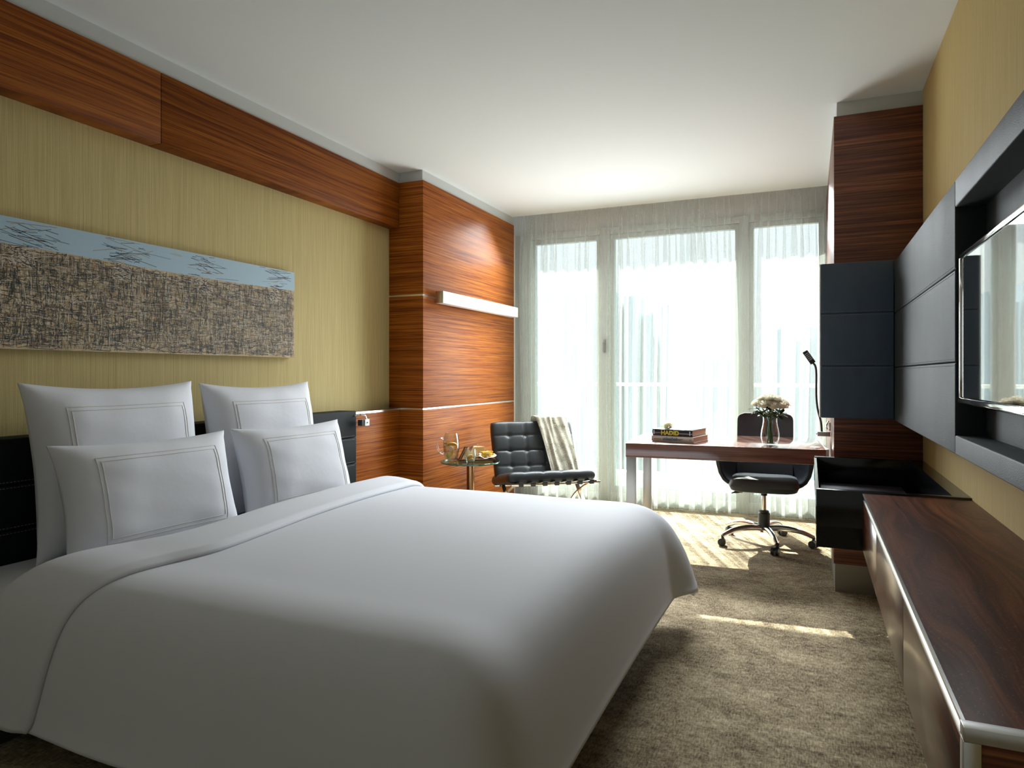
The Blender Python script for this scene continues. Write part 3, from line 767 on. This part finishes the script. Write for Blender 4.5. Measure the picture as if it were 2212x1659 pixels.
def armx(z):
    P = ((.385, .20), (.405, .242), (.44, .282), (.49, .306), (.56, .320), (.65, .326))
    for (a, p), (c, q_) in zip(P, P[1:]):
        if z <= c: return lerp(p, q_, (z - a) / (c - a))
    return P[-1][1]
for sx in (-1, 1):
    def armf(u, v, k, sx=sx):
        q = v ** .8; z = lerp(.385, .645, q); x = armx(z)
        y = lerp(lerp(-.02, -.115, v), .285, u); back = sm((u - .30) / .62)
        x = lerp(x, .212, back)
        d = (0 if k else .036)
        return (sx * (x - d * (.4 + .6 * v)), y, z + (d * .6 * (1 - v)))
    o = slab(armf, 20, 16).build('armrest', M['office'], oc, ang=70); rnd_edge(o)

# ------------------------------------------------------------------ lounge chair
lc_ = thing('lounge_chair', 'black tufted leather lounge chair on a crossed chrome frame by the window', 'lounge chair', (-1.985, 5.17, 0), R(39.5))
def cushion(W, L, T, nx, ny, rows=True):
    b = MB(); N = 61
    def hgt(u, v):
        e = (max(0, 1 - abs(u) ** 22) * max(0, 1 - abs(v) ** 22)) ** .5
        h = T / 2 * e
        cx = (u * .5 + .5) * nx; cy = (v * .5 + .5) * ny
        dx, dy = abs(cx - round(cx)), abs(cy - round(cy))
        inx = 0 < round(cx) < nx; iny = 0 < round(cy) < ny
        g = 0
        if inx: g = max(g, .0045 * math.exp(-(dx / .03) ** 2))
        if iny: g = max(g, .0045 * math.exp(-(dy / .03) ** 2))
        if inx and iny: g += .014 * math.exp(-((dx ** 2 + dy ** 2) / .018))
        puff = .006 * abs(math.sin(PI * cx) * math.sin(PI * cy)) ** .5
        return h - g * e + puff * e
    def rs(u, v): return u * (1 - .03 * abs(v) ** 10), v * (1 - .03 * abs(u) ** 10)
    fr = []; bk = []
    for i in range(N):
        a, c = [], []
        for j in range(N):
            u, v = -1 + 2 * i / (N - 1), -1 + 2 * j / (N - 1); u = math.copysign(1 - (1 - abs(u)) ** 1.25, u); v = math.copysign(1 - (1 - abs(v)) ** 1.25, v)
            x, y = rs(u, v); h = hgt(u, v)
            a.append(b.bm.verts.new((x * W / 2, y * L / 2, T / 2 + h))); c.append(b.bm.verts.new((x * W / 2, y * L / 2, T / 2 - T / 2 * (max(0, 1 - abs(u) ** 22) * max(0, 1 - abs(v) ** 22)) ** .5)))
        fr.append(a); bk.append(c)
    b._skin(fr, False); b._skin(bk, False); bmesh.ops.remove_doubles(b.bm, verts=b.bm.verts[:], dist=.0004)
    return b
W_ = .73
b = cushion(W_, .56, .085, 5, 4); b.bm.transform(Matrix.Translation((0, .01, .315)) @ Matrix.Rotation(R(-10.5), 4, 'X'))
b.build('seat_cushion', M['leather_chair'], lc_, ang=60)
b = cushion(W_, .52, .08, 5, 4); MB_ = Matrix.Translation((0, .245, .545)) @ Matrix.Rotation(R(68), 4, 'X'); b.bm.transform(MB_ @ Matrix.Translation((0, 0, -.02)))
b.build('back_cushion', M['leather_chair'], lc_, ang=60)
for sx in (-1, 1):
    x = sx * .315
    MB().bar(bez([(x, .33, .74), (x, .24, .52), (x, .13, .36), (x, -.04, .22), (x, -.20, .10), (x, -.30, .006)], 8), .030, .012, (1, 0, 0)).build('back_leg_bar', M['chrome'], lc_)
    MB().bar(bez([(x, -.335, .372), (x, -.26, .352), (x, -.12, .30), (x, .06, .215), (x, .20, .11), (x, .28, .006)], 8), .030, .012, (1, 0, 0)).build('seat_leg_bar', M['chrome'], lc_)
for y, z in ((-.325, .365), (.17, .285)):
    MB().box(-.36, .36, y - .012, y + .012, z - .010, z + .006, .002).build('cross_rail', M['chrome'], lc_)
MB().box(-.33, .33, .315, .339, .728, .742, .002).build('cross_rail', M['chrome'], lc_)
for k in range(7):
    x = lerp(-.285, .285, k / 6)
    MB().bar(bez([(x, -.342, .352), (x, -.345, .38), (x, -.32, .379), (x, -.08, .328), (x, .17, .292), (x, .187, .28)], 5), .036, .004, (1, 0, 0)).build('seat_strap', M['leather_chair'], lc_)
for k in range(5):
    z = lerp(.40, .66, k / 4); y = .152 + (z - .36) * .41
    MB().box(-.33, .33, y + .004, y + .010, z - .018, z + .018, .001).build('back_strap', M['leather_chair'], lc_)

# throw over the back cushion
def paisley():
    t = NT('paisley_throw')
    v = t.coord((1, 1, 1)); vo = t.n('ShaderNodeTexVoronoi', Scale=9.0); t.l(v, vo.inputs['Vector'])
    ring = t.math('SINE', t.math('MULTIPLY', vo.outputs['Distance'], 120)); n1 = t.noise(t.coord((120, 120, 120)), 1, 3); n2 = t.noise(t.coord((14, 14, 14)), 1, 3)
    f = t.math('ADD', t.math('MULTIPLY', ring, .10), t.math('ADD', t.math('MULTIPLY', n1, .5), t.math('MULTIPLY', n2, .55)))
    return t.done(t.bsdf(t.ramp(f, [(.36, (.20, .20, .14)), (.5, (.46, .45, .35)), (.62, (.66, .64, .53))]), .85, 0, .2))
M['throw'] = paisley()
def thr(u, v):
    """u across, v from behind over the top and down the front; local to chair"""
    if v < .25:
        t = v / .25; a = PI * .5 * sm((t - .7) / .3)
        return Vector((lerp(.015, .285, u), lerp(.395, .372, t) - .10 * (1 - math.cos(a)), lerp(.52, .826, min(1, t / .8)) + .018 * math.sin(a) + .004 * math.sin(16 * u) * t))
    t = (v - .25) / .75
    x = lerp(lerp(.015, .105, t), lerp(.285, .345, t), u) + .012 * math.sin(7 * u + 3 * t)
    s_ = t * (.56 - .05 * u + .02 * math.sin(9 * u))
    # down the tilted cushion face
    top = Vector((0, .262, .836)); dn = Vector((0, -math.cos(R(68)), -math.sin(R(68)))); nn = Vector((0, -math.sin(R(68)), math.cos(R(68))))
    lift = .010 + .011 * (1 + math.sin(16 * u + 2.2 * t + 1.5 * math.sin(3 * t))) * (.4 + .6 * t) + .004 * math.sin(31 * u - 3 * t)
    p = top + dn * s_ + nn * lift; p.x = x
    return p
o = MB().grid(thr, 70, 60).build('throw_blanket', M['throw'], ang=180)
o.location = lc_.location; o.rotation_euler = lc_.rotation_euler
md = o.modifiers.new('thick', 'SOLIDIFY'); md.thickness = .004
tag(o, 'grey beige patterned throw draped over the back of the lounge chair', 'throw')

# ------------------------------------------------------------------ side table and snack
st = thing('side_table', 'small round glass side table on a bronze post beside the lounge chair', 'side table', (-2.30, 4.50, 0))
MB().lathe([(0, .548), (.218, .548), (.218, .558), (0, .558)], n=72).build('glass_top', M['tableglass'], st)
MB().lathe([(.2178, .5478), (.2195, .549), (.2195, .557), (.2178, .5582)], n=72).build('glass_rim', M['glassedge'], st)
MB().cyl((0, 0, .01), (0, 0, .548), .028, n=28).build('post', M['bronze'], st)
MB().lathe([(0, 0), (.17, 0), (.17, .008), (.03, .014), (0, .014)], n=48).build('foot_plate', M['bronze'], st)
TZ = .5592
jg = thing('glass_pitcher', 'clear glass pitcher of water with citrus slices on the side table', 'pitcher', (-2.425, 4.435, TZ))
po = [(0, 0), (.040, 0), (.043, .005), (.040, .012), (.048, .03), (.058, .07), (.061, .11), (.058, .15), (.050, .19), (.046, .205)]
MB().lathe(po + [(.044, .206)] + [(r_ - .003, z) for r_, z in po[:3:-1]] + [(.035, .018), (0, .017)], n=40).build('glass_body', M['glass'], jg)
MB().tube(bez([(-.042, -.032, .165), (-.068, -.052, .175), (-.082, -.062, .14), (-.074, -.055, .08), (-.046, -.034, .055)], 8), .006, 10).build('handle', M['glass'], jg)
MB().lathe([(0, .019), (.036, .019), (.052, .055), (.0565, .10), (.056, .138), (0, .138)], n=36).build('water', M['water'], jg)
M['orange'] = plain('orange_flesh', (.85, .36, .03), .4); M['lemon'] = plain('lemon_flesh', (.92, .66, .10), .4); M['rind'] = plain('citrus_rind', (.92, .62, .12), .5)
def slice_(loc, rot, r_, m, label, half=True):
    t = thing('citrus_slice', label, 'citrus slice', loc, 0, 'citrus slices in the drinks'); Mr = rot
    n = 20; a1 = PI if half else 2 * PI
    pts = [(r_ * math.cos(a1 * k / n), r_ * math.sin(a1 * k / n)) for k in range(n + 1)]
    b = MB().prism([(p[0] * .86, p[1] * .86) for p in pts] + ([(0, 0)] if not half else []), 1, -.003, .003); b.bm.transform(Mr); b.build('flesh', m, t)
    b = MB()
    for k in range(n):
        p, q = pts[k], pts[k + 1]; b.prism([(p[0] * .86, p[1] * .86), p, q, (q[0] * .86, q[1] * .86)], 1, -.0032, .0032)
    b.bm.transform(Mr); b.build('rind', M['rind'], t)
rx = lambda a, b_, c: Matrix.Rotation(R(a), 4, 'Z') @ Matrix.Rotation(R(b_), 4, 'X') @ Matrix.Rotation(R(c), 4, 'Y')
slice_((-2.404, 4.402, TZ + .118), rx(30, 50, 0), .040, M['orange'], 'orange slice floating at the water line of the pitcher')
slice_((-2.445, 4.425, TZ + .120), rx(10, 60, 20), .036, M['lemon'], 'yellow lemon slice floating at the water line of the pitcher')
slice_((-2.418, 4.395, TZ + .082), rx(28, 10, 60), .033, M['orange'], 'orange slice hanging in the middle of the pitcher')
slice_((-2.420, 4.408, TZ + .034), rx(30, 0, -40), .034, M['lemon'], 'lemon wedge resting low in the pitcher')
tm = thing('tumbler_glass', 'small clear tumbler with a piece of orange on the side table', 'glass', (-2.262, 4.425, TZ))
po = [(0, 0), (.028, 0), (.032, .006), (.040, .030), (.0425, .055), (.040, .085), (.0385, .098)]
MB().lathe(po + [(.037, .0985)] + [(r_ - .002, z) for r_, z in po[:2:-1]] + [(.028, .012), (0, .011)], n=36).build('glass_body', M['glass'], tm)
MB().lathe([(0, .012), (.027, .012), (.036, .03), (.037, .036), (0, .036)], n=30).build('water', M['water'], tm)
slice_((-2.258, 4.420, TZ + .03), rx(30, 10, -50), .027, M['orange'], 'orange slice standing in the small tumbler')
slice_((-2.268, 4.430, TZ + .020), rx(60, 75, 0), .026, M['lemon'], 'lemon slice lying at the bottom of the small tumbler')
M['board'] = wood('dark_board', (10, 60, 60), WK, .4); M['bread'] = plain('toasted_bread', (.70, .52, .25), .8, bump=.4, bscale=150); M['crust'] = plain('bread_crust', (.20, .075, .025), .7); M['fill'] = plain('sandwich_filling', (.62, .46, .30), .7); M['fry'] = plain('fried_potato', (.82, .55, .07), .55); M['paper'] = plain('white_paper', (.82, .82, .84), .8)
bd = tag(MB().box(-.135, .135, -.07, .07, 0, .013, .003).build('serving_board', M['board']), 'dark wooden serving board under the sandwiches on the side table', 'board')
bd.location = (-2.285, 4.565, TZ); bd.rotation_euler = (0, 0, R(36))
AX = Vector((math.cos(R(36)), math.sin(R(36)), 0)); AYv = Vector((-AX.y, AX.x, 0)); BC = Vector((-2.285, 4.565, TZ + .0135))
def sandwich(loc, Mr, label):
    t = thing('sandwich', label, 'sandwich', loc, 0, 'sandwich halves on the board')
    tri = [(-.055, 0), (.055, 0), (0, .085)]
    sc = lambda k: [(p[0] * k, .012 + (p[1] - .012) * k) for p in tri]
    for y0, y1, m, nm, k in ((-.019, -.007, 'bread', 'bread_slice', 1), (-.007, .007, 'fill', 'filling', 1.02), (.007, .019, 'bread', 'bread_slice', 1)):
        b = MB().prism(sc(k), 1, y0, y1); b.bm.transform(Mr); b.build(nm, M[m], t)
    b = MB()
    for y0, y1 in ((-.0195, -.0065), (.0065, .0195)):
        for i, j in ((0, 2),):
            p, q = Vector((*tri[i], 0)), Vector((*tri[j], 0)); nrm = Vector((-(q - p).y, (q - p).x, 0)).normalized() * .004
            b.prism([(p.x, p.y), (q.x, q.y), (q.x + nrm.x, q.y + nrm.y), (p.x + nrm.x, p.y + nrm.y)], 1, y0, y1)
    b.bm.transform(Mr); b.build('crust', M['crust'], t)
sandwich(BC - AX * .075 - AYv * .01, Matrix.Rotation(R(62), 4, 'Z'), 'toasted sandwich half standing upright beside the pitcher')
sandwich(BC - AX * .02 + AYv * .01, Matrix.Rotation(R(55), 4, 'Z') @ Matrix.Rotation(R(-14), 4, 'X'), 'toasted sandwich half leaning behind the tumbler')
sandwich(BC + AX * .015 + AYv * .035 + Vector((0, 0, .02)), Matrix.Rotation(R(36), 4, 'Z') @ Matrix.Rotation(R(-90), 4, 'X') @ Matrix.Translation((0, -.04, 0)), 'toasted sandwich half lying flat with a wooden pick in it')
pk = MB().cyl((0, 0, 0), (0, 0, .055), .0018, n=8).box(-.004, .004, -.0015, .0015, .045, .062, .001).build('wooden_pick', M['bread']); tag(pk, 'short wooden pick stuck in the flat sandwich half', 'pick'); pk.location = BC + AX * .015 + AYv * .035 + Vector((0, 0, .040))
def sheetf(u, v): return (lerp(-.06, .06, u) + .01 * math.sin(5 * v), lerp(-.06, .06, v), .004 + .016 * (abs(u - .5) * 2) ** 3 + .022 * max(0, v - .6) + .004 * math.sin(11 * u + 6 * v))
pp = MB().grid(sheetf, 16, 16).build('paper_napkin', M['paper']); pp.location = BC + AX * .085; pp.rotation_euler = (0, 0, R(20)); tag(pp, 'crumpled white paper under the fries on the serving board', 'paper')
md = pp.modifiers.new('t', 'SOLIDIFY'); md.thickness = .001
r = random.Random(9); f0 = None
for i in range(22):
    if f0 is None:
        f0 = MB().box(-.032, .032, -.0042, .0042, -.0042, .0042, .0012).build('french_fry', M['fry']); o = f0
    else: o = f0.copy(); COL.objects.link(o)
    tag(o, 'golden french fry in the heap on white paper', 'fry', 'fries on the side table')
    lay = i // 6
    o.location = BC + AX * (.082 + r.uniform(-.022, .022)) + AYv * r.uniform(-.022, .022) + Vector((0, 0, .017 + .0088 * lay)); o.rotation_euler = (r.uniform(-.1, .1), r.uniform(-.15, .15), R(36) + r.uniform(-.7, .7))

# ------------------------------------------------------------------ light
w = bpy.data.worlds.new('World'); SC.world = w; w.use_nodes = True; nt = w.node_tree; nt.nodes.clear()
tc = nt.nodes.new('ShaderNodeTexCoord'); sp = nt.nodes.new('ShaderNodeSeparateXYZ'); rp = nt.nodes.new('ShaderNodeValToRGB'); bg = nt.nodes.new('ShaderNodeBackground'); ou = nt.nodes.new('ShaderNodeOutputWorld')
mr = nt.nodes.new('ShaderNodeMapRange'); mr.inputs[1].default_value = -1; mr.inputs[2].default_value = 1
nt.links.new(tc.outputs['Generated'], sp.inputs[0]); nt.links.new(sp.outputs['Z'], mr.inputs[0]); nt.links.new(mr.outputs[0], rp.inputs[0]); nt.links.new(rp.outputs[0], bg.inputs[0]); nt.links.new(bg.outputs[0], ou.inputs[0])
els = rp.color_ramp.elements
stops = [(0, (.62, .66, .64)), (.46, (.78, .82, .82)), (.50, (.95, .97, 1.0)), (.60, (.92, .97, 1.0)), (.72, (.72, .86, 1.0)), (1, (.50, .70, 1.0))]
while len(els) < len(stops): els.new(.5)
for e, (p, c) in zip(els, stops): e.position = p; e.color = (*c, 1)
bg.inputs[1].default_value = 1.25
sd = bpy.data.lights.new('sun', 'SUN'); sd.energy = 30; sd.angle = R(.4); sd.color = (1, .95, .86)
so = bpy.data.objects.new('sun', sd); COL.objects.link(so)
so.rotation_euler = Vector((.635, -1.53, -1.27)).to_track_quat('-Z', 'Y').to_euler()
pd = bpy.data.lights.new('window_portal', 'AREA'); pd.shape = 'RECTANGLE'; pd.size = 2.75; pd.size_y = 2.5; pd.cycles.is_portal = True
po_ = bpy.data.objects.new('window_portal', pd); COL.objects.link(po_); po_.location = (-1.24, 6.30, 1.28); po_.rotation_euler = (R(-90), 0, 0)

hd = bpy.data.lights.new('rear_fill', 'AREA'); hd.shape = 'DISK'; hd.size = .5; hd.energy = 1.5; hd.color = (1, .96, .9)  # fill light added behind the camera to lift surfaces facing away from the window
ho = bpy.data.objects.new('rear_fill', hd); COL.objects.link(ho); ho.location = (-1.0, -.9, 2.66)
# added fill lights just inside the curtains, standing in for window daylight
for nm, sx_, sy_, e_, lx, lz, tl in (('curtain_fill_high', 2.5, .50, 68, -1.24, 2.43, 52), ('curtain_fill_low', 1.0, 1.75, 57, -1.45, 1.02, 0)):
    ad = bpy.data.lights.new(nm, 'AREA'); ad.shape = 'RECTANGLE'; ad.size = sx_; ad.size_y = sy_; ad.energy = e_; ad.color = (.90, .96, 1); ad.spread = R(104) if tl else R(180)
    ao = bpy.data.objects.new(nm, ad); COL.objects.link(ao); ao.location = (lx, 5.73 if tl else 5.90, lz); ao.rotation_euler = (R(-90 + tl), 0, 0)

# ------------------------------------------------------------------ camera
cd = bpy.data.cameras.new('camera'); cam = bpy.data.objects.new('camera', cd); COL.objects.link(cam); SC.camera = cam
cd.sensor_width = 36; cd.lens = 36 * 1475 / 2212; cd.shift_y = -21.5 / 2212; cd.clip_start = .05; cd.clip_end = 500
cam.location = (0, 0, 1.2); cam.rotation_euler = (R(90), 0, math.atan(644 / 1475))
SC.view_settings.view_transform = 'Standard'; SC.view_settings.look = 'None'; SC.view_settings.exposure = 0.0; SC.view_settings.gamma = 1; SC.view_settings.use_curve_mapping = False
cy = SC.cycles
cy.use_denoising = True; cy.use_adaptive_sampling = True; cy.adaptive_threshold = .05; cy.max_bounces = 8; cy.diffuse_bounces = 4; cy.glossy_bounces = 4; cy.transmission_bounces = 6; cy.transparent_max_bounces = 20; cy.sample_clamp_indirect = 6; cy.caustics_reflective = False; cy.caustics_refractive = False
